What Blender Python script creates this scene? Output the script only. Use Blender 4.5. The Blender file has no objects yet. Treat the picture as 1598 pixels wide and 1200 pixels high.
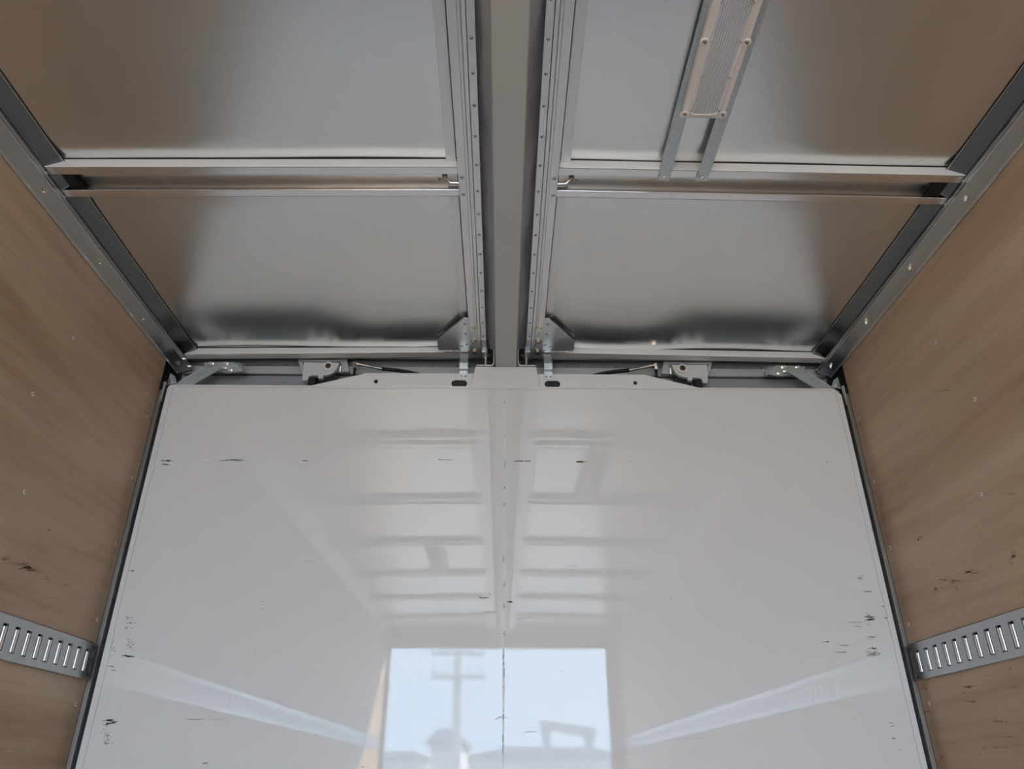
import bpy, math, random
from mathutils import Vector, Matrix
random.seed(7)
scene = bpy.context.scene
col = scene.collection
H = 1.10                      # camera height above the load floor; z below is relative to the camera
# ------------------------------------------------------------------ camera
F_PX, PITCH, YAW, ROLL, CX = 1165.86, 0.4851, 0.0135, -0.0004, -0.0098
fw = Vector((math.sin(YAW)*math.cos(PITCH), math.cos(YAW)*math.cos(PITCH), math.sin(PITCH)))
rt = Vector((math.cos(YAW), -math.sin(YAW), 0)); up = rt.cross(fw)
A = rt*math.cos(ROLL) + up*math.sin(ROLL); B = -rt*math.sin(ROLL) + up*math.cos(ROLL)
cam = bpy.data.cameras.new('camera'); cam.sensor_width = 36; cam.lens = F_PX/1598*36
cam.clip_start = 0.02
camo = bpy.data.objects.new('camera', cam); col.objects.link(camo)
M = Matrix.Identity(4)
for i in range(3): M[i][0], M[i][1], M[i][2] = A[i], B[i], -fw[i]
M[0][3], M[1][3], M[2][3] = CX, 0, H
camo.matrix_world = M
scene.camera = camo
# ------------------------------------------------------------------ sky, sun, exposure
w = bpy.data.worlds.new('sky'); scene.world = w; w.use_nodes = True
wn = w.node_tree; wn.nodes.clear()
wo = wn.nodes.new('ShaderNodeOutputWorld'); wb = wn.nodes.new('ShaderNodeBackground')
wt = wn.nodes.new('ShaderNodeTexCoord'); wz = wn.nodes.new('ShaderNodeTexNoise'); wr = wn.nodes.new('ShaderNodeValToRGB')
wz.inputs['Scale'].default_value = 2.2; wz.inputs['Detail'].default_value = 4
wr.color_ramp.elements[0].position = .35; wr.color_ramp.elements[0].color = (.53, .765, 1.04, 1)
wr.color_ramp.elements[1].position = .7; wr.color_ramp.elements[1].color = (.67, .86, 1.07, 1)
wn.links.new(wt.outputs['Generated'], wz.inputs['Vector']); wn.links.new(wz.outputs['Fac'], wr.inputs['Fac'])
wn.links.new(wr.outputs['Color'], wb.inputs['Color']); wn.links.new(wb.outputs[0], wo.inputs[0])
wb.inputs['Strength'].default_value = 11.6
sd = bpy.data.lights.new('sun', 'SUN'); sd.energy = 45; sd.angle = .0093; sd.color = (1, .915, .76)
so = bpy.data.objects.new('sun', sd); col.objects.link(so)
so.rotation_euler = Vector((-.8, .7, -.7)).to_track_quat('-Z', 'Y').to_euler()
so.location = (9, -12, 12)
# portal: gives off no light, only guides the sampling of daylight through the rear opening
pd = bpy.data.lights.new('rear_opening_portal', 'AREA'); pd.shape = 'RECTANGLE'; pd.size = 2.3; pd.size_y = 2.4
pd.cycles.is_portal = True
po = bpy.data.objects.new('rear_opening_portal', pd); col.objects.link(po)
po.location = (-.05, -3.66, H+.05); po.rotation_euler = (math.radians(90), 0, 0)
scene.view_settings.view_transform = 'Standard'; scene.view_settings.look = 'None'
scene.view_settings.gamma = 1; scene.view_settings.use_curve_mapping = False
scene.view_settings.exposure = 0.0
scene.cycles.max_bounces = 14; scene.cycles.diffuse_bounces = 7; scene.cycles.glossy_bounces = 7
scene.cycles.sample_clamp_indirect = 12

# ------------------------------------------------------------------ materials
MATS = {}
def mat(name, base, rough=.5, metal=0, noise=0, nscale=(8, 8, 8), bump=0, bscale=None, spec=.5, rnoise=0, coat=0, trans=0, dark=None):
    m = bpy.data.materials.new(name); m.use_nodes = True; MATS[name] = m
    nt = m.node_tree; p = nt.nodes['Principled BSDF']
    p.inputs['Base Color'].default_value = (*base, 1); p.inputs['Roughness'].default_value = rough
    p.inputs['Metallic'].default_value = metal; p.inputs['Specular IOR Level'].default_value = spec
    p.inputs['Coat Weight'].default_value = coat; p.inputs['Transmission Weight'].default_value = trans
    tc = nt.nodes.new('ShaderNodeTexCoord')
    def noise_node(sc, det=4):
        mp = nt.nodes.new('ShaderNodeMapping'); mp.inputs['Scale'].default_value = sc
        n = nt.nodes.new('ShaderNodeTexNoise'); n.inputs['Scale'].default_value = 1; n.inputs['Detail'].default_value = det
        nt.links.new(tc.outputs['Object'], mp.inputs[0]); nt.links.new(mp.outputs[0], n.inputs['Vector']); return n
    if noise:
        n = noise_node(nscale); r = nt.nodes.new('ShaderNodeValToRGB')
        d = dark or tuple(c*(1-noise) for c in base)
        r.color_ramp.elements[0].position = .3; r.color_ramp.elements[0].color = (*d, 1)
        r.color_ramp.elements[1].position = .7; r.color_ramp.elements[1].color = (*base, 1)
        nt.links.new(n.outputs['Fac'], r.inputs[0]); nt.links.new(r.outputs[0], p.inputs['Base Color'])
    if rnoise:
        n = noise_node(nscale); mr = nt.nodes.new('ShaderNodeMapRange')
        mr.inputs['To Min'].default_value = rough-rnoise; mr.inputs['To Max'].default_value = rough+rnoise
        nt.links.new(n.outputs['Fac'], mr.inputs['Value']); nt.links.new(mr.outputs[0], p.inputs['Roughness'])
    if bump:
        n = noise_node(bscale or nscale, 3); b = nt.nodes.new('ShaderNodeBump'); b.inputs['Strength'].default_value = 1
        b.inputs['Distance'].default_value = bump
        nt.links.new(n.outputs['Fac'], b.inputs['Height']); nt.links.new(b.outputs[0], p.inputs['Normal'])
    return m
mat('white_paint', (.725, .72, .71), .014, bump=.00002, bscale=(110, 110, 110))
mat('white_edge', (.725, .72, .71), .3)
mat('ceiling_aluminium', (.74, .745, .735), .27, 1)
mat('extrusion', (.56, .565, .56), .30, 1, noise=.06, nscale=(60, .8, 60))
mat('extrusion_satin', (.80, .81, .82), .42, .9, noise=.06, nscale=(40, 1, 40))
mat('rib_aluminium', (.82, .81, .80), .24, 1, noise=.05, nscale=(.8, 60, 60))
mat('rail_satin', (.86, .86, .85), .5, .35)
mat('seam', (.34, .33, .31), .6)
mat('dark_strip', (.15, .155, .15), .25, 1, noise=.1, nscale=(50, .8, 50))
mat('galvanised', (.62, .68, .71), .42, .85, noise=.22, nscale=(120, 120, 120), rnoise=.1)
mat('zinc', (.80, .79, .72), .22, 1)
mat('yellow_zinc', (.80, .77, .64), .25, 1)
mat('wall_screw', (.72, .73, .74), .35, .4)
mat('screw_head', (.36, .36, .36), .35, .8)
mat('rubber', (.006, .006, .007), .6)
mat('canvas', (.48, .49, .52), .75, noise=.25, nscale=(20, 3, 20), bump=.004, bscale=(12, 4, 12))
mat('beam_paint', (.52, .53, .525), .42, noise=.03, nscale=(3, 1, 3))
mat('grey_paint', (.31, .33, .35), .45, noise=.06, nscale=(6, 6, 6))
mat('bracket_paint', (.60, .61, .615), .4)
mat('dark_void', (.012, .012, .013), .8)
mat('lamp_plastic', (.84, .815, .80), .35)
mat('lens', (.66, .66, .69), .12, .75)
mat('brass', (.60, .40, .20), .35, .9)
mat('bore', (.05, .03, .015), .6)
mat('track', (.50, .52, .54), .30, .8, noise=.08, nscale=(20, 20, 20))
mat('track_rod', (.85, .85, .86), .28, .9)
mat('scuff', (.05, .05, .05), .7); mat('scuff_brown', (.17, .11, .06), .8)
mat('scuff_green', (.03, .16, .06), .7); mat('scuff_light', (.93, .93, .93), .5)
mat('seal_line', (.50, .49, .47), .6)
mat('stain', (.30, .19, .10), .8); mat('stain_dark', (.13, .085, .05), .8); mat('stain_grey', (.50, .38, .27), .8)
mat('floor_wood', (.30, .23, .17), .6, noise=.4, nscale=(14, .8, 14))
mat('asphalt', (.30, .30, .30), .9, noise=.2, nscale=(2, 2, 2))
mat('concrete', (.75, .75, .74), .8); mat('steel_grey', (.62, .65, .68), .5)
mat('building_wall', (.80, .81, .82), .7); mat('building_roof', (.55, .58, .64), .6); mat('window_glass', (.05, .06, .08), .1)
def plywood(name, tilt):
    m = bpy.data.materials.new(name); m.use_nodes = True; MATS[name] = m
    nt = m.node_tree; p = nt.nodes['Principled BSDF']; L = nt.links.new
    tc = nt.nodes.new('ShaderNodeTexCoord')
    def nz(sc, det, rough=.55, dist=0):
        mp = nt.nodes.new('ShaderNodeMapping'); mp.inputs['Scale'].default_value = sc; mp.inputs['Rotation'].default_value = (tilt, 0, 0)
        n = nt.nodes.new('ShaderNodeTexNoise'); n.inputs['Scale'].default_value = 1; n.inputs['Detail'].default_value = det
        n.inputs['Roughness'].default_value = rough; n.inputs['Distortion'].default_value = dist
        L(tc.outputs['Object'], mp.inputs[0]); L(mp.outputs[0], n.inputs['Vector']); return n
    big = nz((1, .55, 4.2), 3, .5, .6); fine = nz((1, 5, 190), 3, .6); mid = nz((1, 1.3, 26), 4, .6, .3)
    r1 = nt.nodes.new('ShaderNodeValToRGB'); e = r1.color_ramp.elements
    e[0].position = .30; e[0].color = (.43, .30, .20, 1); e[1].position = .70; e[1].color = (.67, .525, .385, 1)
    L(big.outputs['Fac'], r1.inputs[0])
    def mul(a, n, lo, hi, c):
        r = nt.nodes.new('ShaderNodeValToRGB'); r.color_ramp.elements[0].position = lo; r.color_ramp.elements[0].color = (*c, 1)
        r.color_ramp.elements[1].position = hi; r.color_ramp.elements[1].color = (1, 1, 1, 1); L(n.outputs['Fac'], r.inputs[0])
        x = nt.nodes.new('ShaderNodeMix'); x.data_type = 'RGBA'; x.blend_type = 'MULTIPLY'; x.inputs['Factor'].default_value = 1
        L(a, x.inputs['A']); L(r.outputs[0], x.inputs['B']); return x.outputs['Result']
    c = mul(r1.outputs[0], mid, .30, .55, (.86, .83, .80)); c = mul(c, fine, .25, .6, (.90, .885, .87))
    L(c, p.inputs['Base Color']); p.inputs['Roughness'].default_value = .6
    b = nt.nodes.new('ShaderNodeBump'); b.inputs['Distance'].default_value = .0006; L(fine.outputs['Fac'], b.inputs['Height']); L(b.outputs[0], p.inputs['Normal'])
plywood('plywood_left', .22); plywood('plywood_right', -.14)

# ------------------------------------------------------------------ helpers
def at(u, v, ax, val):
    """world point (z relative to camera) where the line of sight through a photo pixel meets a plane of the truck"""
    d = A*((u-799)/F_PX) + B*((600-v)/F_PX) + fw; o = (CX, 0, 0); i = 'XYZ'.index(ax)
    t = (val-o[i])/d[i]; return Vector((CX+d.x*t, d.y*t, d.z*t))
class MB:
    def __init__(s): s.v = []; s.f = []; s.sm = []
    def add(s, vs, fs, smooth=False):
        b = len(s.v); s.v += [tuple(v) for v in vs]
        for f in fs: s.f.append([i+b for i in f]); s.sm.append(smooth)
        return s
    def box(s, x0, x1, y0, y1, z0, z1):
        return s.add([(x0,y0,z0),(x1,y0,z0),(x1,y1,z0),(x0,y1,z0),(x0,y0,z1),(x1,y0,z1),(x1,y1,z1),(x0,y1,z1)],
                     [(0,3,2,1),(4,5,6,7),(0,1,5,4),(1,2,6,5),(2,3,7,6),(3,0,4,7)])
    def prism(s, poly, ax, a, b):
        """poly: closed 2D outline in the plane normal to axis ax ('X': (y,z), 'Y': (x,z), 'Z': (x,y))"""
        n = len(poly)
        def P(p, t): return {'X': (t, p[0], p[1]), 'Y': (p[0], t, p[1]), 'Z': (p[0], p[1], t)}[ax]
        ar = sum(poly[i][0]*poly[(i+1) % n][1]-poly[(i+1) % n][0]*poly[i][1] for i in range(n))
        if ar < 0: poly = poly[::-1]
        fl = ax == 'Y'
        vs = [P(p, a) for p in poly]+[P(p, b) for p in poly]
        fs = [tuple(range(n))[::-1], tuple(range(n, 2*n))]+[(i, (i+1) % n, n+(i+1) % n, n+i) for i in range(n)]
        if fl: fs = [f[::-1] for f in fs]
        if b < a: fs = [f[::-1] for f in fs]
        return s.add(vs, fs)
    def cyl(s, c, d, r, h, n=12, r2=None, smooth=True):
        d = Vector(d).normalized(); c = Vector(c); r2 = r if r2 is None else r2
        e = d.orthogonal().normalized(); g = d.cross(e); b = len(s.v)
        R = [(math.cos(2*math.pi*i/n), math.sin(2*math.pi*i/n)) for i in range(n)]
        vs = [c+(e*x+g*y)*r for x, y in R]+[c+d*h+(e*x+g*y)*r2 for x, y in R]
        s.add(vs, [(i, (i+1) % n, n+(i+1) % n, n+i) for i in range(n)], smooth)
        s.add(vs, [tuple(range(n))[::-1], tuple(range(n, 2*n))]); return s
    def dome(s, c, d, r, h, n=10, m=3):
        d = Vector(d).normalized(); c = Vector(c); e = d.orthogonal().normalized(); g = d.cross(e)
        vs = []; fs = []
        for j in range(m):
            a = j/m*math.pi/2
            for i in range(n):
                t = 2*math.pi*i/n; vs.append(c+(e*math.cos(t)+g*math.sin(t))*r*math.cos(a)+d*h*math.sin(a))
        vs.append(c+d*h)
        for j in range(m-1):
            for i in range(n): fs.append((j*n+i, j*n+(i+1) % n, (j+1)*n+(i+1) % n, (j+1)*n+i))
        for i in range(n): fs.append(((m-1)*n+i, (m-1)*n+(i+1) % n, m*n))
        s.add(vs, fs, True); return s
    def tube(s, pts, r, n=10):
        pts = [Vector(p) for p in pts]; rings = []
        ref = Vector((0.13, .31, .94))
        for i, p in enumerate(pts):
            t = (pts[min(i+1, len(pts)-1)]-pts[max(i-1, 0)]).normalized()
            e = t.cross(ref).normalized(); g = t.cross(e)
            rr = r[i] if isinstance(r, (list, tuple)) else r
            rings += [p+(e*math.cos(2*math.pi*k/n)+g*math.sin(2*math.pi*k/n))*rr for k in range(n)]
        fs = [(j*n+k, (j+1)*n+k, (j+1)*n+(k+1) % n, j*n+(k+1) % n) for j in range(len(pts)-1) for k in range(n)]
        s.add(rings, fs, True); m = (len(pts)-1)*n
        s.add(rings, [tuple(range(n)), tuple(range(m, m+n))[::-1]]); return s
    def grid(s, fn, nx, ny, flip=False, smooth=True):
        vs = [fn(i/nx, j/ny) for j in range(ny+1) for i in range(nx+1)]
        fs = []
        for j in range(ny):
            for i in range(nx):
                a = j*(nx+1)+i; q = (a, a+1, a+nx+2, a+nx+1); fs.append(q[::-1] if flip else q)
        return s.add(vs, fs, smooth)
    def build(s, name, material, parent=None, base=None, bevel=0, seg=1, solid=0):
        vs = [(x, y, z+H) for x, y, z in s.v]
        if base is None:
            xs, ys, zs = zip(*vs); base = ((min(xs)+max(xs))/2, (min(ys)+max(ys))/2, min(zs))
        base = Vector(base); me = bpy.data.meshes.new(name)
        me.from_pydata([Vector(v)-base for v in vs], [], s.f); me.polygons.foreach_set('use_smooth', s.sm)
        me.materials.append(MATS[material]); me.update()
        o = bpy.data.objects.new(name, me); col.objects.link(o)
        put(o, base, parent)
        if solid:
            m = o.modifiers.new('solid', 'SOLIDIFY'); m.thickness = solid; m.offset = 1
        if bevel:
            m = o.modifiers.new('bevel', 'BEVEL'); m.width = bevel; m.segments = seg; m.limit_method = 'ANGLE'; m.angle_limit = .6
        return o
WORLD = {}
def put(o, base, parent=None):
    base = Vector(base); WORLD[o.name] = base
    if parent is not None:
        o.parent = parent; o.location = base-WORLD[parent.name]
    else: o.location = base
def thing(name, loc, label=None, cat=None, group=None, kind=None):
    o = bpy.data.objects.new(name, None); col.objects.link(o); o.empty_display_size = .05
    loc = Vector(loc)+Vector((0, 0, H)); put(o, loc); return tag(o, label, cat, group, kind)
def tag(o, label=None, cat=None, group=None, kind=None):
    if label: o['label'] = label
    if cat: o['category'] = cat
    if group: o['group'] = group
    if kind: o['kind'] = kind
    return o
def mesh_of(mb, name, material):
    me = bpy.data.meshes.new(name); me.from_pydata(mb.v, [], mb.f); me.polygons.foreach_set('use_smooth', mb.sm)
    me.materials.append(MATS[material]); me.update(); return me
def inst(name, me, p, parent, rot=None):
    o = bpy.data.objects.new(name, me); col.objects.link(o)
    if rot is not None: o.rotation_euler = rot
    put(o, Vector(p)+Vector((0, 0, H)), parent); return o
def sheet(pts, t):
    """closed outline of a folded sheet of thickness t along an open 2D polyline (offset to the left)"""
    pts = [Vector(p) for p in pts]; off = []
    for i, p in enumerate(pts):
        ns = []
        if i > 0: d = (p-pts[i-1]).normalized(); ns.append(Vector((-d.y, d.x)))
        if i < len(pts)-1: d = (pts[i+1]-p).normalized(); ns.append(Vector((-d.y, d.x)))
        n = sum(ns, Vector((0, 0))); n.normalize(); k = 1/max(.3, n.dot(ns[0])); off.append(p+n*t*k)
    return [tuple(p) for p in pts]+[tuple(p) for p in off[::-1]]
def side(s): return 'left' if s < 0 else 'right'

# ------------------------------------------------------------------ setting: floor, walls, roof
Y0, YF, YP = -3.58, 2.50, 2.29           # rear opening, front of the body, white front panel
fl = MB().box(-1.26, 1.26, Y0, YF, -1.16, -1.102).build('floor', 'floor_wood'); tag(fl, 'dark wooden load floor below the white panel', kind='structure')
for k in range(12):
    x = -1.2+k*.2
    MB().box(x+.0015, x+.1985, Y0+.01, 2.28, -1.102, -1.09+.0004*(k % 3)).build('plank', 'floor_wood', fl)
ce = MB().box(-1.26, 1.26, Y0-.02, YF, 1.46, 1.50).build('ceiling', 'extrusion_satin', bevel=0); tag(ce, 'aluminium sheet ceiling of the truck body', kind='structure')
walls = {}
SCREWS = {-1: [(1.786,1.080),(1.700,.861),(1.786,.631),(2.279,1.072),(2.278,.856),(2.278,.640),(2.283,.414),(2.281,.184)],
          1: [(1.780,1.078),(1.695,.859),(1.782,.634),(2.281,1.080),(2.284,.853),(2.283,.635),(2.281,.405),(2.273,.186)]}
ws = MB().cyl((0,0,0), (0,0,1), .0062, .0006, 14).dome((0,0,.0006), (0,0,1), .0048, .0012, 12, 2)
ws_me = mesh_of(ws, 'screw', 'wall_screw')
wr_me = mesh_of(MB().cyl((0,0,0), (0,0,1), .0017, .0022, 6), 'recess', 'rubber')
for s in (-1, 1):
    x0, x1 = sorted((s*1.2, s*1.212))
    o = MB().box(x0, x1, Y0, 2.31, -1.09, 1.312).build(f'wall_{side(s)}', f'plywood_{side(s)}')
    tag(o, f'{side(s)} plywood side wall with screws and brown scuffs', kind='structure'); walls[s] = o
    a, b = sorted((s*1.213, s*1.26)); MB().box(a, b, Y0, YF, -1.10, 1.46).build('outer_skin', 'dark_void', o)
    for y, z in SCREWS[s]:
        sc = inst('screw', ws_me, (s*1.2, y, z), o, (0, -s*math.pi/2, 0)); r = bpy.data.objects.new('recess', wr_me); col.objects.link(r); r.parent = sc
# rear wall around the opening
rw = thing('wall_rear', (0, Y0, -1.1), 'grey rear frame around the open doorway', kind='structure')
MB().box(-1.26, -1.155, Y0-.06, Y0-.002, -1.1, 1.46).build('jamb', 'beam_paint', rw)
MB().box(1.075, 1.26, Y0-.06, Y0-.002, -1.1, 1.46).build('jamb', 'beam_paint', rw)
MB().box(-1.155, 1.075, Y0-.06, Y0-.002, 1.20, 1.46).build('lintel', 'beam_paint', rw)
# front bulkhead behind the white panel
fb = MB().box(-1.21, 1.21, 2.47, 2.499, -1.1, 1.458).build('wall_front_bulkhead', 'grey_paint'); tag(fb, 'grey front bulkhead seen in the gap above the white panel', kind='structure')

# ------------------------------------------------------------------ white front panel
XP, ZP = 1.162, 1.199
def bulge(x, z): return 0.0
wf = thing('wall_front', (0, YP, -1.09), 'glossy white front wall panel with scuff marks', kind='structure')
zs = [-1.088+(ZP-.025+1.088)*i/40 for i in range(41)]+[ZP-.025+.025*math.sin(i/6*math.pi/2) for i in range(1, 7)]
def halfw(z, s):
    r = .016 if s < 0 else .024
    d = z-(ZP-r)
    if d <= 0: return XP
    return XP-r+math.sqrt(max(0, r*r-d*d)) if s < 0 else XP-d*.95
mb = MB(); nx = 40
vs = []; fs = []
for j, z in enumerate(zs):
    a, b = -halfw(z, -1), halfw(z, 1)
    for i in range(nx+1):
        x = a+(b-a)*i/nx; vs.append((x, YP-bulge(x, z), z))
n0 = len(vs); vs += [(x, YP+.018, z) for x, y, z in vs]
for j in range(len(zs)-1):
    for i in range(nx):
        q = j*(nx+1)+i; fs.append((q, q+1, q+nx+2, q+nx+1)); fs.append((n0+q, n0+q+nx+1, n0+q+nx+2, n0+q+1))
mb.add(vs, fs, True)
rim = [j*(nx+1) for j in range(len(zs))]; rim2 = [j*(nx+1)+nx for j in range(len(zs))]; top = [(len(zs)-1)*(nx+1)+i for i in range(nx+1)]
e = []
for r, fl_ in ((rim, 1), (rim2, 0), (top, 1)):
    for p, q in zip(r, r[1:]): e.append((p, q, n0+q, n0+p) if fl_ else (p, n0+p, n0+q, q))
mb.add(vs, e)
mb.build('panel', 'white_paint', wf)
# upper plates, centre tab
def rounded_slot(x0, x1, z0, z1, n=8):
    r = (z1-z0)/2; zc = (z0+z1)/2; pts = []
    for i in range(n+1): t = -math.pi/2+math.pi*i/n; pts.append((x1-r+r*math.cos(t), zc+r*math.sin(t)))
    for i in range(n+1): t = math.pi/2+math.pi*i/n; pts.append((x0+r+r*math.cos(t), zc+r*math.sin(t)))
    return pts
for s in (-1, 1):
    pl = MB().prism([(s*.700, 1.195), (s*.692, 1.2045), (s*.487, 1.259), (s*.112, 1.260), (s*.112, 1.195)], 'Y', YP+.0185, YP+.0225).build('upper_plate', 'white_edge', wf)
    MB().prism([(s*.4535+.0072*math.cos(t/14*6.2832), 1.2255+.0072*math.sin(t/14*6.2832)) for t in range(14)], 'Y', YP+.0178, YP+.0184).build('hole', 'rubber', pl)
    a, b = sorted((s*.135, s*.190))
    so_ = MB().prism(rounded_slot(a, b, 1.206, 1.232), 'Y', YP+.0175, YP+.0184).build('slot', 'rubber', pl)
    g = MB()
    for k in range(9): g.cyl((a+.008+k*.0049, YP+.0170, 1.211), (0, 0, 1), .0019, .016, 6)
    g.build('rubber_bellows', 'scuff', so_)
MB().prism([(-.121, ZP+.001), (-.108, 1.278), (.107, 1.278), (.118, ZP+.001)], 'Y', YP+.001, YP+.0184).build('centre_tab', 'white_edge', wf, bevel=.002, seg=2)
# sealant lines along the borders
def ribbon(pts, wd, y, mb):
    for p, q in zip(pts, pts[1:]):
        d = Vector((q[0]-p[0], q[1]-p[1])).normalized(); n = Vector((-d.y, d.x))*wd/2
        mb.add([(p[0]+n.x, y, p[1]+n.y), (p[0]-n.x, y, p[1]-n.y), (q[0]-n.x, y, q[1]-n.y), (q[0]+n.x, y, q[1]+n.y)], [(0, 1, 2, 3)])
def jog(n, amp, base):
    v = base; out = []
    for i in range(n):
        if random.random() < .16: v = base+random.uniform(-amp, amp)
        out.append(v+random.uniform(-.0004, .0004))
    return out
mb = MB()
for s in (-1, 1):
    off = jog(60, .0035, .019); ribbon([(s*(XP-off[i]), 1.185-2.0*i/59) for i in range(60)], .0012, YP-.0006, mb)
off = jog(80, .0028, .009); ribbon([(-XP+.03+(2*XP-.06)*i/79, ZP-off[i]) for i in range(80)], .0012, YP-.0006, mb)
mb.build('sealant_line', 'seam', wf)
# vertical weld bead on the centre line
mb = MB(); z = 1.18; pts = []
while z > -1.05:
    st = random.uniform(.006, .02); pts.append((random.uniform(-.0006, .0006), z, (random.uniform(.0012, .0022) if z > .45 else random.uniform(.0016, .0036)))); z -= st
mb.tube([(x-.0035, YP-.0002, z) for x, z, r in pts], [r for x, z, r in pts], 8)
mb.build('weld_bead', 'scuff_light', wf)
mb = MB()
for k in range(34):
    z = random.uniform(-.6, 1.15); l = random.uniform(.003, .02); x = -.0035+random.uniform(-.002, .002)
    mb.box(x-.0007, x+.0007, YP-.0042, YP-.0012, z, z+l)
mb.build('weld_pits', 'scuff', wf)
for (u, v) in ((784, 990), (784, 1121)):
    p = at(u, v, 'Y', YP); mb = MB()
    mb.tube([(p.x-.022, YP-.0008, p.z-.006), (p.x-.010, YP-.0015, p.z+.003), (p.x+.004, YP-.002, p.z+.004), (p.x+.016, YP-.0015, p.z-.001)], [.0006, .0018, .0022, .0005], 6)
    mb.build('weld_spatter', 'scuff_light', wf)
# scuffs: (u, v, half width px, half height px, count, long, mat)
def flecks(specs, name, parent, plane, val, sgn):
    by = {}
    for (u, v, hw, hh, n, ln, m) in specs:
        mb = by.setdefault(m, MB())
        for k in range(n):
            uu = u+random.gauss(0, .5)*hw; vv = v+random.gauss(0, .5)*hh; l = ln*random.uniform(.25, 1); t = random.uniform(.3, .9)*(min(1.6, .5+ln*.06) if ln < 6.5 else .55)
            rot = random.uniform(-.12, .12)
            k_ = 7; poly = []
            for i in range(k_):
                a = 2*math.pi*i/k_; r = random.uniform(.6, 1.1)
                dx = math.cos(a)*l*r; dy = math.sin(a)*t*r; poly.append((uu+dx*math.cos(rot)-dy*math.sin(rot), vv+dx*math.sin(rot)+dy*math.cos(rot)))
            vs = []
            for (a, b) in poly:
                p = at(a, b, plane, val); q = [p.x, p.y, p.z]; q['XYZ'.index(plane)] = val-sgn*.0007; vs.append(q)
            mb.add(vs, [tuple(range(k_))[::-1]])
    for m, mb in by.items():
        tag(mb.build(name, m, parent), kind='stuff')
SC = [(262,719,9,1.2,26,4,'scuff'),(258,725,7,2,16,3,'scuff_green'),(330,718.5,14,.6,8,9,'scuff_light'),(362,718,30,.5,14,12,'seal_line'),(352,718.6,10,.5,7,4,'scuff_green'),
      (400,719,16,.5,5,6,'seal_line'),(478,719,5,.4,4,5,'scuff'),(687,717.6,2.5,.6,5,4,'scuff'),(697,717.6,8,.4,4,6,'seal_line'),(788,722,1,4,6,1.4,'scuff'),
      (808,719.6,11,.5,12,7,'scuff'),(822,719.6,9,.4,6,6,'scuff_brown'),(906,721,6,1.5,22,3,'scuff_brown'),(905,720,5,.8,8,4,'scuff'),(978,720.6,4,.3,4,4,'seal_line'),
      (1290,721,1.2,.8,4,1.6,'scuff'),(206,891,4,2.5,9,3,'scuff'),(201,964,7,3,12,2.5,'scuff'),(205,972,8,1.5,8,3,'scuff'),(199,980,7,1.5,8,3,'scuff'),(176,1006,4,14,16,1.8,'scuff'),
      (203,1008,7,8,26,2.4,'scuff'),(200,1024,7,1.6,16,6,'scuff'),(174,1040,4,1.5,10,3,'scuff'),(178,1046,5,.6,4,5,'seal_line'),(188,1104,5,4,7,1.6,'seal_line'),
      (171,1124,7,1.4,20,6,'scuff'),(168,1130,4,3.5,18,3,'scuff'),(178,1127,6,2.5,14,5,'scuff'),(166,1147,6,9,34,1.7,'scuff_brown'),(167,1158,7,6,24,1.9,'scuff'),
      (330,1122.5,60,.5,14,16,'seal_line'),(322,1191,5,.8,8,4,'scuff'),(410,938,.8,1,2,1.4,'scuff'),(409,949.5,.7,1.6,4,1.2,'scuff'),(398,1022,1,7,8,1.3,'seal_line'),
      (757,933,6,.7,7,5,'scuff'),(766,929,8,4,7,2,'scuff'),(765,955,6,.5,6,6,'seal_line'),(796,939,4.5,.9,12,5,'scuff'),(822,946.6,4,.5,3,4,'seal_line'),(817,965,7,2,5,7,'seal_line'),
      (666,889,1.2,.7,4,1.5,'scuff'),(480,876,7,.4,4,6,'seal_line'),(897,882.5,6,.4,5,5,'seal_line'),(1048,933,.8,.7,3,1.2,'scuff'),(1180,904,.6,2,2,1,'scuff'),
      (1343,902,5,4,14,2.6,'scuff_brown'),(1340,899,3,3,6,2.5,'seal_line'),(1352,923,7,1,6,5,'scuff'),(1360,933,4,.6,3,4,'seal_line'),(1357,963,6,3,24,4,'scuff_brown'),(1357,967,6,1,16,6,'scuff'),
      (1340,971,22,.6,12,10,'seal_line'),(1340,978,5,2,6,3,'scuff_brown'),(1356,974,3,2,8,2.5,'seal_line'),(1378,946,2.5,.8,6,2.5,'scuff'),(1382,964.5,2.5,.7,5,2.5,'scuff'),(1359,994,7,.7,8,6,'seal_line'),(1362,998,7,.6,6,5,'seal_line'),
      (1290,1001.5,6,.5,5,5,'scuff'),(1318,1007,25,.7,10,5,'seal_line'),(1312,1018,20,.8,12,6,'seal_line'),(1362,1012,7,1.5,14,3,'scuff'),(1363,1019,10,5,44,2.4,'scuff_brown'),(1362,1021,10,3,14,3,'scuff'),
      (1390,1128,3,.8,6,2.5,'scuff'),(1391,1133,3,.8,6,2.5,'scuff'),(1395,1152.5,3,1,7,2.5,'scuff'),(1405,1115,6,4,4,2,'seal_line'),(1403,1169,3,.6,3,2,'scuff_brown'),(1264,957,2.5,.5,3,2.5,'seal_line'),
      (840,1142,30,.3,6,18,'seal_line'),(980,1175,10,.3,4,8,'seal_line'),(1085,1152,20,.4,5,10,'seal_line'),(566,1197,6,.4,4,4,'scuff_brown'),(880,1047,3,.6,4,2.5,'seal_line')]
flecks(SC, 'scuff_marks', wf, 'Y', YP, 1)
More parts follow.
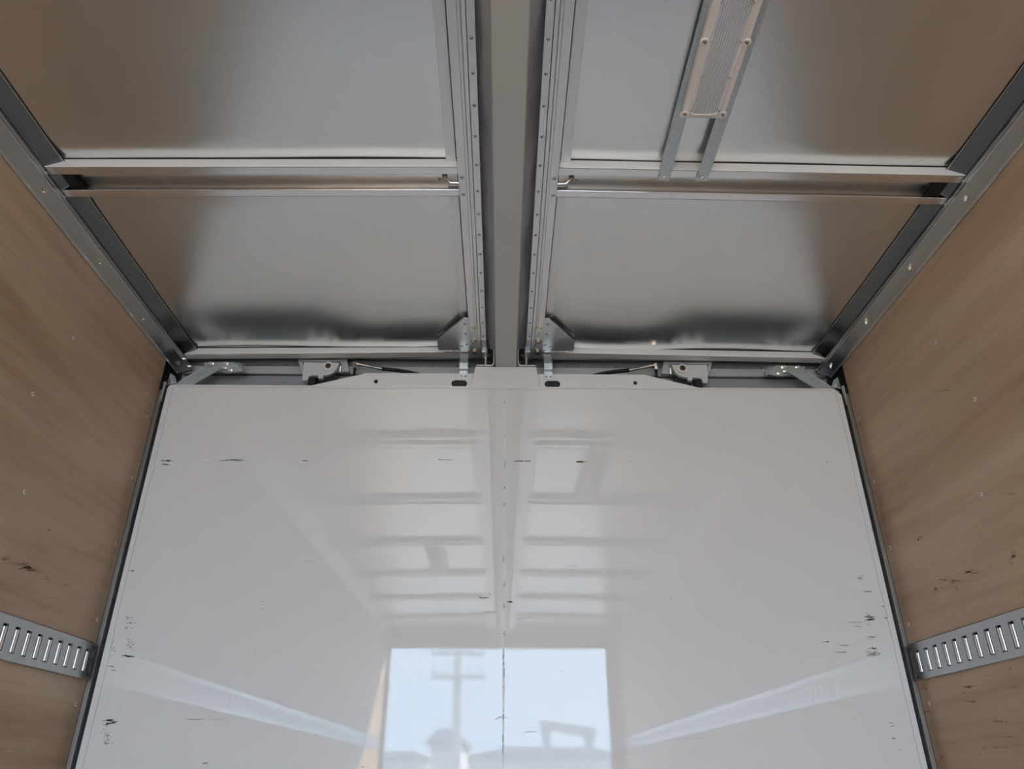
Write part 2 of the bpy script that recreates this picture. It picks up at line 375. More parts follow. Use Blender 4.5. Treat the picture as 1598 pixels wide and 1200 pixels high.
SL = [(8,872,8,4,14,6,'stain'),(30,880,18,2,12,9,'stain'),(42,886,9,3,26,6,'stain_dark'),(52,890,12,2.5,18,6,'stain'),(30,790,10,2,7,7,'stain_grey'),(76,826,2,3,4,2.4,'stain_dark'),(113,856,2,8,9,1.8,'stain'),
      (50,846,14,4,8,4,'stain_grey'),(105,912,5,3,6,4,'stain'),(92,948,1,6,8,1.2,'stain_dark'),(90,932,5,2,6,3,'stain'),(72,902,4,4,6,4,'stain'),(46,1158,2,2,3,1.2,'stain_dark'),(14,1172,9,2,7,6,'stain_grey')]
flecks(SL, 'stain', walls[-1], 'X', -1.2, -1)
SR = [(1582,866,3,5,14,5,'stain'),(1580,875,4,9,10,3,'stain'),(1514,893,9,3,22,6,'stain'),(1490,906,12,3,22,5,'stain'),(1460,919,3,2.5,12,3.5,'stain_dark'),(1493,918,3,6,10,3,'stain'),(1472,905,5,2,8,4,'stain_dark'),
      (1560,915,2,8,7,2,'stain'),(1522,925,3,3,6,2.5,'stain_grey'),(1575,768,22,5,9,10,'stain_grey'),(1576,770,16,4,5,9,'stain'),(1434,841,6,2,6,5,'stain_dark'),(1500,1054,2,4,8,2,'stain'),(1511,1072,9,1.5,12,6,'stain'),(1542,1054,9,1.4,9,5,'stain'),
      (1518,1095,10,1.3,13,6,'stain'),(1445,1074,6,.8,6,5,'stain'),(1575,1050,4,12,20,2.8,'stain'),(1582,1072,6,3,10,4,'stain'),(1558,1126,9,1,12,5,'stain_dark'),(1553,1122,1.4,6,9,1.6,'stain_dark'),(1571,1126,1.4,4,6,1.6,'stain_dark'),
      (1560,1146,1.4,5,9,1.6,'stain'),(1572,1150,9,1,12,4,'stain'),(1537,1167,5,3,12,3,'stain'),(1554,1167,6,1.2,12,4,'stain'),(1571,1167,2,1.2,5,2.4,'stain_dark'),(1470,1180,4,5,9,3,'stain_dark'),(1530,1180,1.4,3,5,1.6,'stain'),
      (1540,1070,18,8,7,9,'stain_grey'),(1592,1140,2,12,9,2,'stain'),(1505,1080,1.2,4,5,1.6,'stain_dark'),(1448,1110,3,1,3,3,'stain_dark'),(1475,612,22,6,9,8,'stain_grey'),(1478,608,9,3,5,6,'stain')]
flecks(SR, 'stain', walls[1], 'X', 1.2, 1)

# ------------------------------------------------------------------ corner posts beside the white panel
for s in (-1, 1):
    t = thing('corner_post', (s*1.19, 2.33, -1.09), f'slim aluminium corner strip with black rubber seal at the {side(s)} panel edge', 'corner trim')
    a, b = sorted((s*1.1995, s*1.188)); MB().box(a, b, 2.312, 2.34, -1.09, 1.19).build('angle', 'extrusion', t)
    a, b = sorted((s*1.1878, s*1.1858)); MB().box(a, b, 2.309, 2.34, -1.09, 1.15).build('lip', 'track_rod', t)
    a, b = sorted((s*1.1855, s*1.163)); MB().box(a, b, 2.318, 2.345, -1.09, 1.20).build('rubber_seal', 'rubber', t)

# ------------------------------------------------------------------ cargo tracks
for s in (-1, 1):
    X = s*1.2; t = thing('cargo_track', (X, 0, .249), f'grey slotted steel cargo track along the {side(s)} plywood wall', 'cargo track')
    za, zb, ta, tb = .249, .347, .266, .327
    xo = X-s*.0105; xi = X-s*.0035
    def bx(mb, y0, y1, z0, z1, d0=xi, d1=xo): a, b = sorted((d0, d1)); mb.box(a, b, y0, y1, z0, z1)
    ys = 2.294; ye = Y0+.03; first = 2.257 if s < 0 else 2.254; pitch = .05; hw = .0105
    mb = MB(); bx(mb, ye, ys, za, ta); bx(mb, ye, ys, tb, zb)
    cs = []; y = first
    while y > ye+.03: cs.append(y); y -= pitch
    edges = [ys]+[v for c in cs for v in (c+hw, c-hw)]+[ye]
    for i in range(0, len(edges), 2): bx(mb, edges[i+1], edges[i], ta, tb)
    mb.build('plate', 'track', t)
    mb = MB(); bx(mb, ye, ys, zb+.0004, zb+.003, X-s*.0005, X-s*.0045); mb.build('dark_edge', 'rubber', t)
    mb = MB(); bx(mb, ye, ys, ta-.004, tb+.004, X-s*.0002, X-s*.0008); mb.build('slot_shade', 'rubber', t)  # black sheet paints the shade inside the open slots
    rod = mesh_of(MB().cyl((0, 0, 0), (0, 0, 1), .0062, .052, 12), 'slot_rod', 'track_rod')
    rest = MB()
    for i, c in enumerate(cs):
        if i < 14: inst('slot_rod', rod, (X-s*.0072, c+.001, .2685), t)
        else: rest.cyl((X-s*.0072, c+.001, .2685), (0, 0, 1), .0062, .052, 8)
    tag(rest.build('slot_rod', 'track_rod', t), kind='stuff')
    for z in (.262, .334):
        p = MB().dome((X-s*.0104, 2.281, z), (-s, 0, 0), .007, .003, 12, 2).build('screw', 'scuff', t)

# ------------------------------------------------------------------ roof: sheets, ribs, rails
RY = [1.453-.835*k for k in range(6)]; RW = .0545; ZR, CAM = 1.338, .016
def camb(x): return CAM*(1-min(1, abs(x)/1.15))
bays = []; e0 = 2.325
for y in RY: bays.append((y+RW-.004, e0)); e0 = y-RW+.001
bays.append((Y0, e0))
for s in (-1, 1):
    for bi, (ya, yb) in enumerate(bays):
        random.seed(bi*2+(s > 0)); ph = [random.uniform(0, 6.28) for _ in range(6)]
        def fn(a, b, ya=ya, yb=yb, ph=ph, bi=bi):
            x = .150+(1.110-.150)*a; yy = ya+(yb-ya)*(b if bi else b); z = 1.357+camb(x)+.0005
            d = (yb-yy)
            if d < .075: z += .0085*(1-d/.075)**1.35
            d2 = yy-ya
            if d2 < .075 and bi < 6: z += .004*(1-d2/.075)**1.6
            edge = min(1, a/.08)*min(1, (1-a)/.08)*min(1, b/.06)
            if bi == 0: # buckled front edge of the first sheet
                f = max(0, 1-d/.22); cpos = max(0, 1-abs(x-.33)/.30)
                z += -.0045*f*f*cpos+.0016*f*math.sin(x*9+ph[0])
            z += edge*(.0012*math.sin(x*4.1+ph[1])*math.sin(yy*5+ph[2])+.0005*math.sin(x*11+ph[3])*math.sin(yy*9+ph[4]))
            return (s*x, yy, z)
        ny = 60 if bi < 2 else 20; nx_ = 60 if bi < 2 else 20
        MB().grid(fn, nx_, ny, flip=(s > 0)).build('panel', 'ceiling_aluminium', ce)
    # slanted edge strip above the side rail and the flat strip along the hinge
    MB().prism(sheet([(s*1.150, 1.3405), (s*1.106, 1.3585)][::s], .0015), 'Y', Y0, 2.33).build('edge_strip', 'dark_strip', ce)
    MB().box(*sorted((s*1.1045, s*1.1068)), Y0, 2.318, 1.3560, 1.3580).build('seam_lip', 'track_rod', ce); MB().box(*sorted((s*1.1022, s*1.1042)), Y0, 2.318, 1.3565, 1.3580).build('seam_gap', 'rubber', ce)
    MB().prism([(s*.131, 1.3682), (s*.156, 1.3682), (s*.156, 1.3694), (s*.131, 1.3694)], 'Y', Y0, 2.33).build('flat_strip', 'extrusion_satin', ce)
ordn = ['nearest the white panel', 'second from the white panel', 'third from the white panel', 'fourth from the white panel', 'fifth from the white panel', 'nearest the rear opening']
for s in (-1, 1):
    for k, y in enumerate(RY):
        t = thing('roof_rib', (s*.64, y, ZR), f'aluminium channel rib across the {side(s)} half of the ceiling, {ordn[k]}', 'roof rib', 'aluminium ribs across the ceiling')
        xa, xb = .126, 1.1485
        def strip(y0, y1, z0, z1, name, m='rib_aluminium'):
            vs = []
            for x in (xa, xb):
                c = camb(x)
                vs += [(s*x, y0, z0+c), (s*x, y1, z0+c), (s*x, y1, z1+c), (s*x, y0, z1+c)]
            f = [(0,1,2,3),(7,6,5,4),(0,4,5,1),(1,5,6,2),(2,6,7,3),(3,7,4,0)]
            if s > 0: f = [q[::-1] for q in f]
            return MB().add(vs, f).build(name, m, t, bevel=.0012, seg=2)
        strip(y-RW, y-RW+.0022, ZR, ZR+.0255, 'web', 'rail_satin'); strip(y-RW+.0003, y-RW+.002, ZR+.0257, ZR+.032, 'gap_shade_strip', 'rubber'); strip(y+RW-.0022, y+RW, ZR, ZR+.028, 'web')  # black strip over the near web paints the shade of the gap under the sheet
        strip(y-RW+.0024, y-RW+.027, ZR, ZR+.0022, 'lip'); strip(y+RW-.025, y+RW-.0024, ZR, ZR+.0022, 'lip')
        strip(y-RW+.0024, y+RW-.0024, ZR+.0262, ZR+.028, 'back')
        if k < 2:
            # folded end plate and rivets at the hinge end
            x = s*.162; c = camb(x)
            MB().tube([(s*.128, y+.018, ZR+c+.012), (s*.150, y+.018, ZR+c+.012), (s*.162, y+.010, ZR+c+.020), (s*.165, y+.004, ZR+c+.024)], .0075, 10).build('end_fold', 'rib_aluminium', t)
            for dy in (-.012, .012): MB().dome((s*.178, y+dy+.006, ZR+c+.0262), (0, 0, -1), .004, .003).build('rivet', 'screw_head', t)
            a, b = sorted((s*1.10, s*1.1485)); MB().box(a, b, y-RW+.004, y+RW-.004, ZR+.010, ZR+.0258).build('end_gap', 'dark_void', t)
for s in (-1, 1):
    t = thing('side_rail', (s*1.17, 0, 1.306), f'bolted aluminium rail where the {side(s)} plywood wall meets the ceiling', 'roof rail')
    pr = [(1.1995, 1.3145), (1.1995, 1.3055), (1.1960, 1.3035), (1.1935, 1.3035), (1.1925, 1.3075), (1.1530, 1.3205), (1.1500, 1.3205), (1.1500, 1.3265), (1.1512, 1.3280), (1.1500, 1.3295), (1.1500, 1.3385), (1.1530, 1.3400), (1.156, 1.345), (1.1995, 1.345)]
    MB().prism([(s*x, z) for x, z in pr], 'Y', Y0, 2.405).build('rail', 'extrusion', t, bevel=.0006)
    for x, z in ((1.1512, 1.3193), (1.1492, 1.3290), (1.1950, 1.3022)):
        MB().box(s*x-.0011, s*x+.0011, Y0, 2.40, z-.0009, z+.0009).build('ridge', 'track_rod', t)
    bolt = MB().cyl((0,0,0), (0,0,-1), .0088, .0012, 14).cyl((0,0,-.0012), (0,0,-1), .0062, .006, 6, smooth=False).dome((0,0,-.0072), (0,0,-1), .0038, .0025)
    bm = mesh_of(bolt, 'bolt', 'zinc')
    for k in range(-17, 4):
        y = 1.456+.2945*k
        if y > Y0+.05: inst('bolt', bm, (s*1.172, y, 1.3138), t, (0, s*.32, 0))
    rv = mesh_of(MB().dome((0,0,0), (-s,0,0), .0052, .003), 'rivet', 'extrusion')
    for y in RY:
        for dy in (-.036, .05): inst('rivet', rv, (s*1.150, y+dy, 1.3345), t)
    for u, v in (((288,560),(296,572),(303,556)) if s < 0 else ((1286,561),(1276,577),(1280,556))):
        p = at(u, v, 'X', s*1.15); inst('bolt', bm, (s*1.15, min(p.y, 2.395), p.z), t, (0, s*1.4, 0))
for s in (-1, 1):
    t = thing('hinge_rail', (s*.10, 0, 1.335), f'aluminium hinge rail with screws along the {side(s)} side of the centre beam', 'hinge rail')
    P = lambda l: [(s*x, z) for x, z in l]
    MB().prism(P([(.126, 1.372), (.126, 1.337), (.1062, 1.337), (.1055, 1.3385), (.1048, 1.337), (.099, 1.337), (.0985, 1.341), (.0975, 1.341), (.097, 1.335), (.0885, 1.335), (.0885, 1.372)]), 'Y', Y0, 2.335).build('rail', 'extrusion_satin', t, bevel=.0007)
    c = MB().prism(P([(.0873, 1.348), (.0873, 1.337), (.0695, 1.334), (.0695, 1.345)]), 'Y', Y0, 2.235).build('screw_strip', 'extrusion_satin', t, bevel=.0007)
    sm_ = mesh_of(MB().dome((0,0,0), (0,0,-1), .0042, .0032, 12, 3), 'screw', 'screw_head')
    k = 0; ysc = [2.18-.0895*i+(.004*math.sin(i*7.3)) for i in range(64)]
    for y in ysc:
        if y > Y0+.02: inst('screw', sm_, (s*.0782, y, 1.3355), c)
    rm = mesh_of(MB().dome((0,0,0), (0,0,-1), .0058, .0022, 12, 2), 'rivet', 'extrusion')
    for y in RY:
        for dy in (-.03, .032): inst('rivet', rm, (s*.1165, y+dy, 1.337), t)
    hb = mesh_of(MB().cyl((0,0,0), (0,0,-1), .0115, .0015, 16).cyl((0,0,-.0015), (0,0,-1), .0075, .006, 6, smooth=False), 'bolt', 'yellow_zinc')
    for y in (2.135, 2.215, 2.285): inst('bolt', hb, (s*.112, y, 1.337), t)
    MB().prism(P([(.0873, 1.337), (.068, 1.333), (.068, 1.330), (.0873, 1.334)]), 'Y', 2.20, 2.262).build('end_plate', 'galvanised', t, bevel=.0006)
    MB().box(*sorted((s*.086, s*.066)), 2.266, 2.315, 1.322, 1.345).build('end_block', 'extrusion_satin', t, bevel=.001)
# centre beam and its canvas strips
cb = MB().prism([(-.0372, 1.455), (-.0372, 1.283), (-.0345, 1.2805), (.0345, 1.2805), (.0372, 1.283), (.0372, 1.455)], 'Y', Y0, 2.30).build('centre_beam', 'beam_paint')
tag(cb, 'beige grey painted centre beam running along the middle of the ceiling', 'roof beam')
for s in (-1, 1):
    def fn(a, b):
        y = Y0+(2.30-Y0)*b; w_ = .006*math.sin(y*11+s)*math.sin(a*3.1)+.004*math.sin(y*29+a*4)
        return (s*(.0385+.046*a), y, 1.347+.036*a+w_*math.sin(math.pi*a))
    o = MB().grid(fn, 6, 240, flip=s > 0).build('canvas_strip', 'canvas'); tag(o, f'dark grey canvas strip closing the gap {side(s)} of the centre beam', 'canvas strip')
# front rails of the two roof halves
for s in (-1, 1):
    t = thing('front_rail', (s*.64, 2.33, 1.338), f'pale aluminium end rail of the {side(s)} ceiling half above the white panel', 'roof rail')
    vs = []
    for x in (.128, 1.149):
        c = camb(x)*1.2; y0 = 2.322
        vs += [(s*x, y0, 1.338+c), (s*x, y0+.036, 1.338+c), (s*x, y0+.036, 1.378+c), (s*x, y0, 1.372+c)]
    f = [(0,1,2,3),(7,6,5,4),(0,4,5,1),(1,5,6,2),(2,6,7,3),(3,7,4,0)]
    if s > 0: f = [q[::-1] for q in f]
    MB().add(vs, f).build('rail', 'rail_satin', t, bevel=.0015, seg=2)
    vs = []
    for x in (.128, 1.108):
        zc = 1.3658+camb(x); vs += [(s*x, 2.3185, zc-.0032), (s*x, 2.3212, zc-.0032), (s*x, 2.3212, zc-.0006), (s*x, 2.3185, zc-.0006)]
    MB().add(vs, f).build('gap_shade_strip', 'rubber', t)  # black strip paints the dark gap line where the sheet meets the rail
    a, b = sorted((s*.128, s*1.149)); MB().box(a, b, 2.36, 2.372, 1.352, 1.44).build('rear_flange', 'grey_paint', t)
    # gusset plate
    g = thing('gusset_plate', (s*.18, 2.2, 1.351), f'triangular aluminium gusset plate in the {side(s)} ceiling corner by the centre beam', 'gusset')
    poly = [(s*.1265, 2.093), (s*.1415, 2.093), (s*.2405, 2.236), (s*.2405, 2.300), (s*.1265, 2.304)]
    MB().prism(poly, 'Z', 1.351, 1.354).build('plate', 'extrusion_satin', g)
    d = Vector((s*.099, .143, 0)).normalized(); nn = Vector((-d.y, d.x, 0))*(.0025)*(-s)
    p0 = Vector((s*.1415, 2.093, 1.354)); p1 = Vector((s*.2405, 2.236, 1.354))
    q = [p0, p1, p1-nn, p0-nn]; MB().add([*q, *[v+Vector((0,0,.007)) for v in q]], [(0,1,2,3),(4,7,6,5),(0,4,5,1),(1,5,6,2),(2,6,7,3),(3,7,4,0)]).build('flange', 'dark_strip', g)
    for y in (2.128, 2.19, 2.262): MB().dome((s*.139, y, 1.351), (0,0,-1), .0048, .003).build('rivet', 'screw_head', g)
    MB().box(s*.158-.006, s*.158+.006, 2.270, 2.273, 1.3502, 1.3509).build('slot', 'rubber', g)
    mb = MB(); pts = [(s*(.135+.09*i/14), 2.309+.002*math.sin(i*1.7), 1.3515+.001*math.sin(i*2.9)) for i in range(15)]; mb.tube(pts, [.0025+.001*math.sin(i*2.1) for i in range(15)], 6); mb.build('weld', 'track_rod', g)
    # strap tab between rail and upper plate
    st = thing('strap_tab', (s*.15, 2.30, 1.235), f'bent galvanised tab with two screws {side(s)} of the centre beam', 'bracket')
    MB().prism(sheet([(2.3055, 1.238), (2.3055, 1.266), (2.298, 1.275), (2.298, 1.297), (2.317, 1.349)], -.002), 'X', *sorted((s*.134, s*.164))).build('strap', 'galvanised', st, bevel=.0005)
    for dx in (.1415, .1565): MB().dome((s*dx, 2.3054-.0001, 1.2475), (0,-1,0), .0042, .002).build('screw', 'screw_head', st)

# ------------------------------------------------------------------ front header and lift gear in the gap above the panel
hd = thing('header_beam', (0, 2.44, 1.26), 'grey riveted header beam in the gap above the white panel', 'header beam')
MB().box(-1.19, 1.19, 2.436, 2.466, 1.352, 1.384).build('riveted_flange', 'grey_paint', hd, bevel=.001)
MB().box(-1.19, 1.19, 2.428, 2.466, 1.320, 1.3515).build('web', 'beam_paint', hd, bevel=.001)
MB().box(-1.19, 1.19, 2.440, 2.466, 1.312, 1.3195).build('shadow_gap', 'dark_void', hd)
MB().box(-1.19, 1.19, 2.430, 2.466, 1.19, 1.3115).build('lower_web', 'grey_paint', hd, bevel=.001)
rvh = mesh_of(MB().dome((0,0,0), (0,-1,0), .0050, .004), 'rivet', 'screw_head')
for k in range(-24, 25):
    x = k*.0455
    if abs(x) > .1: inst('rivet', rvh, (x, 2.436, 1.3605), hd)
for s in (-1, 1):
    t = thing('lift_bracket', (s*.66, 2.37, 1.25), f'grey hinge bracket with brass bushing {side(s)} of centre above the white panel', 'bracket')
    P = lambda l: [(s*x, z) for x, z in l]
    arc = [(.605+.0, 1.334), (.608, 1.318), (.614, 1.304), (.622, 1.293), (.632, 1.286), (.645, 1.282)]
    MB().prism(P(arc+[(.656, 1.281), (.6562, 1.270), (.672, 1.268), (.676, 1.281), (.700, 1.280), (.708, 1.274), (.709, 1.262), (.724, 1.258), (.730, 1.264), (.733, 1.333), (.728, 1.336)]), 'Y', 2.368, 2.385).build('plate', 'bracket_paint', t, bevel=.002, seg=2)
    MB().prism(P([(.585, 1.366), (.766, 1.366), (.742, 1.300), (.570, 1.312)]), 'Y', 2.395, 2.41).build('mounting_plate', 'beam_paint', t, bevel=.001)
    MB().box(*sorted((s*.60, s*.74)), 2.366, 2.40, 1.337, 1.341).build('shelf', 'galvanised', t)
    b = MB().cyl((s*.641, 2.3675, 1.3165), (0,-1,0), .0175, .006, 24).build('bushing', 'extrusion_satin', t, bevel=.001)
    MB().cyl((s*.641, 2.3613, 1.3165), (0,-1,0), .0122, .001, 20).build('brass_ring', 'brass', b); MB().cyl((s*.641, 2.3601, 1.3165), (0,-1,0), .0092, .0008, 18).build('bore', 'bore', b)
    MB().box(*sorted((s*.680, s*.708)), 2.369, 2.392, 1.240, 1.276).build('rubber_pad', 'rubber', t, bevel=.003); MB().box(*sorted((s*.61, s*.674)), 2.388, 2.394, 1.240, 1.300).build('rubber_pad', 'rubber', t, bevel=.003)
    MB().cyl((s*.598, 2.372, 1.296), (0,-.2,1), .0065, .02, 10).build('grease_fitting', 'zinc', t)
    hs = thing('hydraulic_hose', (s*.45, 2.37, 1.30), f'black hydraulic hose with silver fitting {side(s)} of centre above the white panel', 'hose')
    pts = [at(*(p if s < 0 else (1577.5-p[0]+.0, p[1]+2.2)), 'Y', 2.37) for p in ((596,575.5),(606,576.5),(620,578),(636,580.5),(655,585),(675,592))]
    MB().tube(pts, .0072, 12).build('hose', 'rubber', hs)
    mb = MB()
    q = [at(*(p if s < 0 else (1577.5-p[0], p[1]+2.2)), 'Y', 2.37) for p in ((553,567),(560,568.5),(572,571),(582,573),(590,574.5),(597,575.6))]
    mb.tube(q, [.0065, .0045, .0055, .004, .006, .0055], 8); mb.build('fitting', 'zinc', hs)
    mb = MB(); r = at(*((554,568) if s < 0 else (1023.5,570.2)), 'Y', 2.37); mb.cyl(r+Vector((0,0,.006)), (0,0,-1), .0088, .026, 6, smooth=False); mb.build('elbow', 'zinc', hs)
    mb = MB(); mb.cyl(r+Vector((0,.005,-.018)), (0,0,-1), .005, .06, 8); mb.build('pipe', 'rubber', hs)
    # diagonal brace with bolted plate
    br = thing('diagonal_brace', (s*1.08, 2.35, 1.2), f'galvanised diagonal brace with bolts at the {side(s)} top corner of the white panel', 'brace')
    MB().prism(P([(1.185, 1.205), (1.078, 1.292), (.997, 1.300), (1.004, 1.296), (1.125, 1.205)]), 'Y', 2.338, 2.342).build('bar', 'galvanised', br, bevel=.0006)
    MB().prism(P([(1.185, 1.209), (1.078, 1.296), (1.076, 1.293), (1.183, 1.206)]), 'Y', 2.3375, 2.348).build('bar_edge', 'track_rod', br)
    MB().prism(P([(1.088, 1.322), (.985, 1.326), (.95, 1.302), (.945, 1.288), (.985, 1.279), (1.07, 1.29)]), 'Y', 2.352, 2.358).build('mounting_plate', 'galvanised', br, bevel=.0006)
    MB().prism(P([(.985, 1.330), (.955, 1.322), (.935, 1.300), (.937, 1.288), (.955, 1.286)]), 'Y', 2.359, 2.366).build('pad', 'grey_paint', br)
    for x, z in ((1.053, 1.316), (1.002, 1.316), (.983, 1.290), (1.006, 1.300)):
        MB().cyl((s*x, 2.352, z), (0,-.9,-.35), .0075, .005, 6, smooth=False).cyl((s*x, 2.347, z-.002), (0,-.9,-.35), .005, .016, 10).build('bolt', 'zinc', br)
    ck = thing('corner_bracket', (s*1.175, 2.31, 1.12), f'small galvanised bracket with bolt beside the {side(s)} top corner of the white panel', 'bracket')
    MB().box(*sorted((s*1.183, s*1.176)), 2.2985, 2.308, 1.14, 1.215).build('bar', 'galvanised', ck); MB().prism(P([(1.181, 1.2155), (1.150, 1.222), (1.163, 1.25), (1.181, 1.262)]), 'Y', 2.322, 2.326).build('ear', 'galvanised', ck)
    MB().cyl((s*1.171, 2.321, 1.226), (0,-1,0), .006, .012, 8).build('bolt', 'zinc', ck)
    MB().box(*sorted((s*1.1995, s*1.192)), 2.3125, 2.33, 1.19, 1.225).build('clip', 'rubber', ck)
    # bent rod bracket and roller beside the beam
    gb = thing('roller_bracket', (s*.055, 2.31, 1.28), f'white bent bracket with a dark glossy roller at the {side(s)} side of the centre beam', 'bracket')
    MB().prism(sheet(P([(.104, 1.283), (.052, 1.283), (.046, 1.285), (.0425, 1.290), (.041, 1.297), (.041, 1.352)])[::-s], .004), 'Y', 2.293, 2.315).build('bent_flange', 'white_edge', gb, bevel=.0008)
    MB().cyl((s*.060, 2.300, 1.3300), (0,1,0), .0105, .02, 16).dome((s*.060, 2.300, 1.3300), (0,-1,0), .0105, .008, 16, 4).build('roller', 'bore', gb)
    MB().cyl((s*.072, 2.305, 1.287), (0,0,1), .005, .035, 8).build('pin', 'galvanised', gb)

# ------------------------------------------------------------------ ceiling lamps on their twin galvanised bars
def lamp(x0, ya, yb, yl0, yl1, label):
    t = thing('ceiling_lamp', (x0, (yl0+yl1)/2, 1.32), label, 'lamp')
    zb = 1.346
    for a, b in ((-.064, -.036), (.031, .061)):
        m = sheet([(x0+a, zb-.012), (x0+a, zb-.0145), (x0+b, zb-.0145)][::-1], -.0016)
        o = MB().box(x0+a, x0+b, ya, yb, zb-.003, zb-.0012).box(x0+(a if a < 0 else b-.0016), x0+(a+.0016 if a < 0 else b), ya, yb-.02, zb-.0012, zb+.012).build('mounting_bar', 'galvanised', t)
        for y in (ya+.012, yb-.012):
            MB().cyl((x0+(a+b)/2, y, zb-.003), (0,0,-1), .0062, .0014, 12).dome((x0+(a+b)/2, y, zb-.0044), (0,0,-1), .0042, .003).build('screw', 'zinc', o)
    hx0, hx1 = x0-.0545, x0+.0425
    zt, zl = zb-.0032, zb-.020
    MB().box(hx0, hx1, yl0, yl1, zl, zt).build('housing', 'lamp_plastic', t, bevel=.002, seg=2)
    # lens: raised rounded frame + prismatic field
    lx0, lx1, ly0, ly1 = x0-.041, x0+.029, yl0+.012, yl1-.010
    def rr(d, n=6, r=.017):
        pts = []
        for cx_, cy_, a0 in ((lx1-r, ly1-r, 0), (lx0+r, ly1-r, 1), (lx0+r, ly0+r, 2), (lx1-r, ly0+r, 3)):
            for i in range(n+1): a = (a0+i/n)*math.pi/2; pts.append((cx_+(r+d)*math.cos(a), cy_+(r+d)*math.sin(a)))
        return pts
    fr = rr(0); fr2 = rr(-.0035); n = len(fr); mb = MB()
    vs = [(x, y, zl) for x, y in rr(.0015)]+[(x, y, zl-.003) for x, y in fr]+[(x, y, zl-.003) for x, y in fr2]+[(x, y, zl-.0005) for x, y in rr(-.0045)]
    mb.add(vs, [(r*n+i, (r+1)*n+i, (r+1)*n+(i+1) % n, r*n+(i+1) % n) for r in range(3) for i in range(n)], True); mb.build('lens_rim', 'lamp_plastic', t)
    ln = MB().prism(rr(-.004), 'Z', zl-.0012, zl-.0002)
    nx_, px = 11, (lx1-lx0-.012)/11; ny_ = int((ly1-ly0-.014)/px/.8); py = (ly1-ly0-.014)/ny_
    for i in range(nx_):
        for j in range(ny_):
            cx_ = lx0+.006+px*(i+.5); cy_ = ly0+.007+py*(j+.5+.5*(i % 2)*.9)
            if (min(cx_-lx0, lx1-cx_) < .012 and min(cy_-ly0, ly1-cy_) < .012): continue
            a, b = px*.5, py*.5
            ln.add([(cx_-a, cy_, zl-.0012), (cx_, cy_-b, zl-.0012), (cx_+a, cy_, zl-.0012), (cx_, cy_+b, zl-.0012), (cx_, cy_, zl-.0034)], [(0,4,1),(1,4,2),(2,4,3),(3,4,0)])
    ln.build('lens', 'lens', t)
    for y in (yl1-.012, yl1-.199, yl0+.199, yl0+.012):
        for dx in (-.049, .034+.0025):
            b = MB().cyl((x0+dx, y, zl+.0002), (0,0,-1), .0105, .0022, 18, .0085).build('screw_boss', 'lamp_plastic', t)
            sc = MB().dome((x0+dx, y, zl-.002), (0,0,-1), .0058, .0022, 12, 2).build('screw', 'zinc', b)
            MB().box(x0+dx-.0022, x0+dx+.0022, y-.0006, y+.0006, zl-.0046, zl-.0036).build('cross_recess', 'rubber', b)
    y = yl1-.025
    while y > yl0:
        for xx in (lx0+.004, lx1-.004): MB().dome((xx, y, zl-.003), (0,0,-1), .0022, .0018, 8, 2).build('rivet', 'screw_head', t)
        y -= .088
    return t
lamp(.445, RY[1]-.03, 1.432, .705, 1.214, 'long white ceiling lamp with prismatic lens on two galvanised bars')
lamp(-.46, RY[3]-.03, RY[2]+.03, RY[3]+.16, RY[3]+.67, 'second ceiling lamp further back, seen only as a reflection in the white panel')

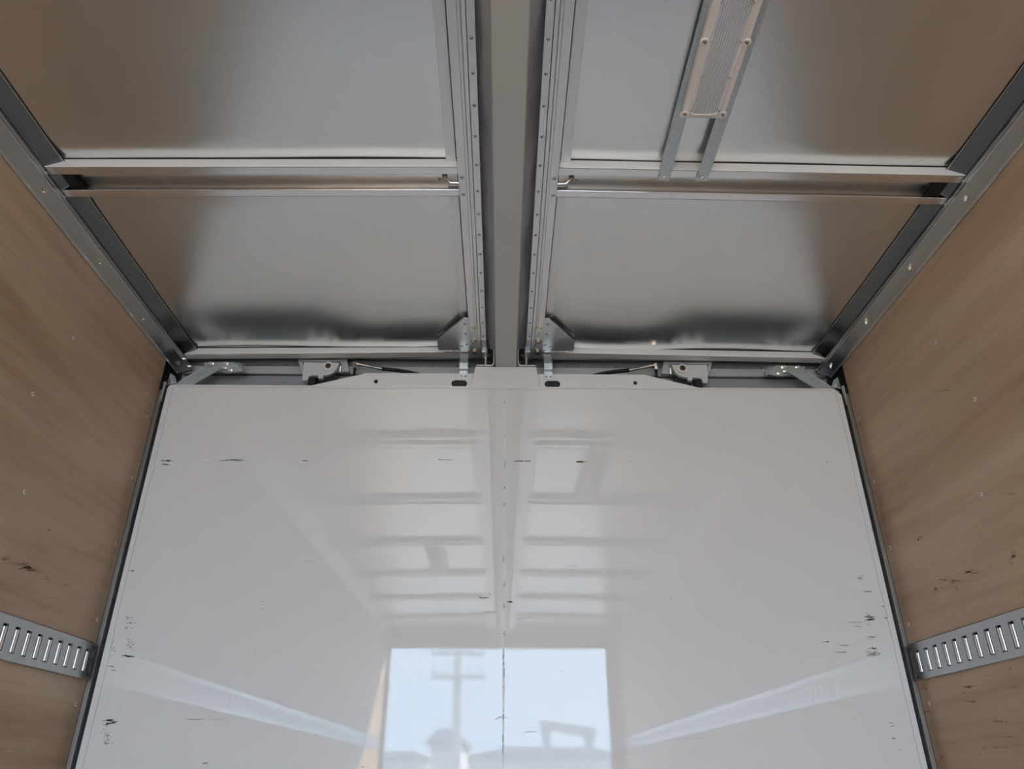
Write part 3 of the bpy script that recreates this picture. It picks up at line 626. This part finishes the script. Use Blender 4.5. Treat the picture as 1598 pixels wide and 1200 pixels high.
# ------------------------------------------------------------------ outside the rear opening (seen as reflections in the white panel)
gr = MB().box(-60, 60, -140, -3.9, -2.2, -2.1).build('ground', 'asphalt'); tag(gr, 'grey asphalt yard behind the truck', kind='structure')
def mir(u, v, Y): return at(u, v, 'Y', 2*YP-Y)
Yo = -26
p0 = mir(716, 1018, Yo)
up_ = thing('utility_pole', (p0.x, Yo, -2.1), 'grey utility pole with cross arms reflected in the white panel', 'utility pole')
MB().cyl((p0.x, Yo, -2.1), (0,0,1), .24, p0.z+3.0, 12, .14).build('pole', 'concrete', up_)
for v in (1024, 1061):
    z = mir(716, v, Yo).z; a = MB().box(p0.x-1.0, p0.x+1.0, Yo+.2, Yo+.32, z, z+.14).build('cross_arm', 'steel_grey', up_)
    for dx in (-.9, -.45, .45, .9): MB().cyl((p0.x+dx, Yo+.26, z+.14), (0,0,1), .06, .22, 8).build('insulator', 'concrete', a)
def house(ul, ur, ve, vr, Y, label):
    a = mir(ul, ve, Y); b = mir(ur, vr, Y); x0, x1, z1, z2 = a.x, b.x, a.z, b.z
    t = thing('building', ((x0+x1)/2, Y, -2.1), label, 'building')
    MB().box(x0, x1, Y-8, Y, -2.1, z1).build('wall', 'building_wall', t)
    MB().prism([(x0-.3, z1), (x1+.3, z1), (x1-.25*(x1-x0), z2), (x0+.25*(x1-x0), z2)], 'Y', Y-8.2, Y+.3).build('roof', 'building_roof', t)
    n = max(2, int((x1-x0)/2.2))
    for i in range(n):
        xc = x0+(i+.5)*(x1-x0)/n
        w_ = MB().box(xc-.5, xc+.5, Y+.01, Y+.06, -.9, .2).build('window', 'steel_grey', t); MB().box(xc-.42, xc+.42, Y+.065, Y+.08, -.82, .12).build('pane', 'window_glass', w_)
house(672, 720, 1160, 1138, -30, 'small grey roofed building left of the pole in the reflection')
house(730, 985, 1180, 1166, -48, 'long low grey building in the reflection at the bottom of the panel')
house(590, 668, 1184, 1172, -44, 'low grey shed at the left of the reflected yard')
a = mir(852, 1124, -20); b = mir(918, 1136, -20)
gt = thing('gantry_frame', ((a.x+b.x)/2, -20, -2.1), 'grey steel gantry frame in the reflected yard', 'gantry')
MB().box(a.x-.12, a.x+.12, -20.1, -19.9, -2.1, a.z).build('post', 'steel_grey', gt); MB().box(b.x-.12, b.x+.12, -20.1, -19.9, -2.1, b.z).build('post', 'steel_grey', gt)
MB().prism([(a.x-.2, a.z), (b.x+.2, b.z), (b.x+.2, b.z-.3), (a.x-.2, a.z-.2)], 'Y', -20.15, -19.85).build('lintel', 'steel_grey', gt)
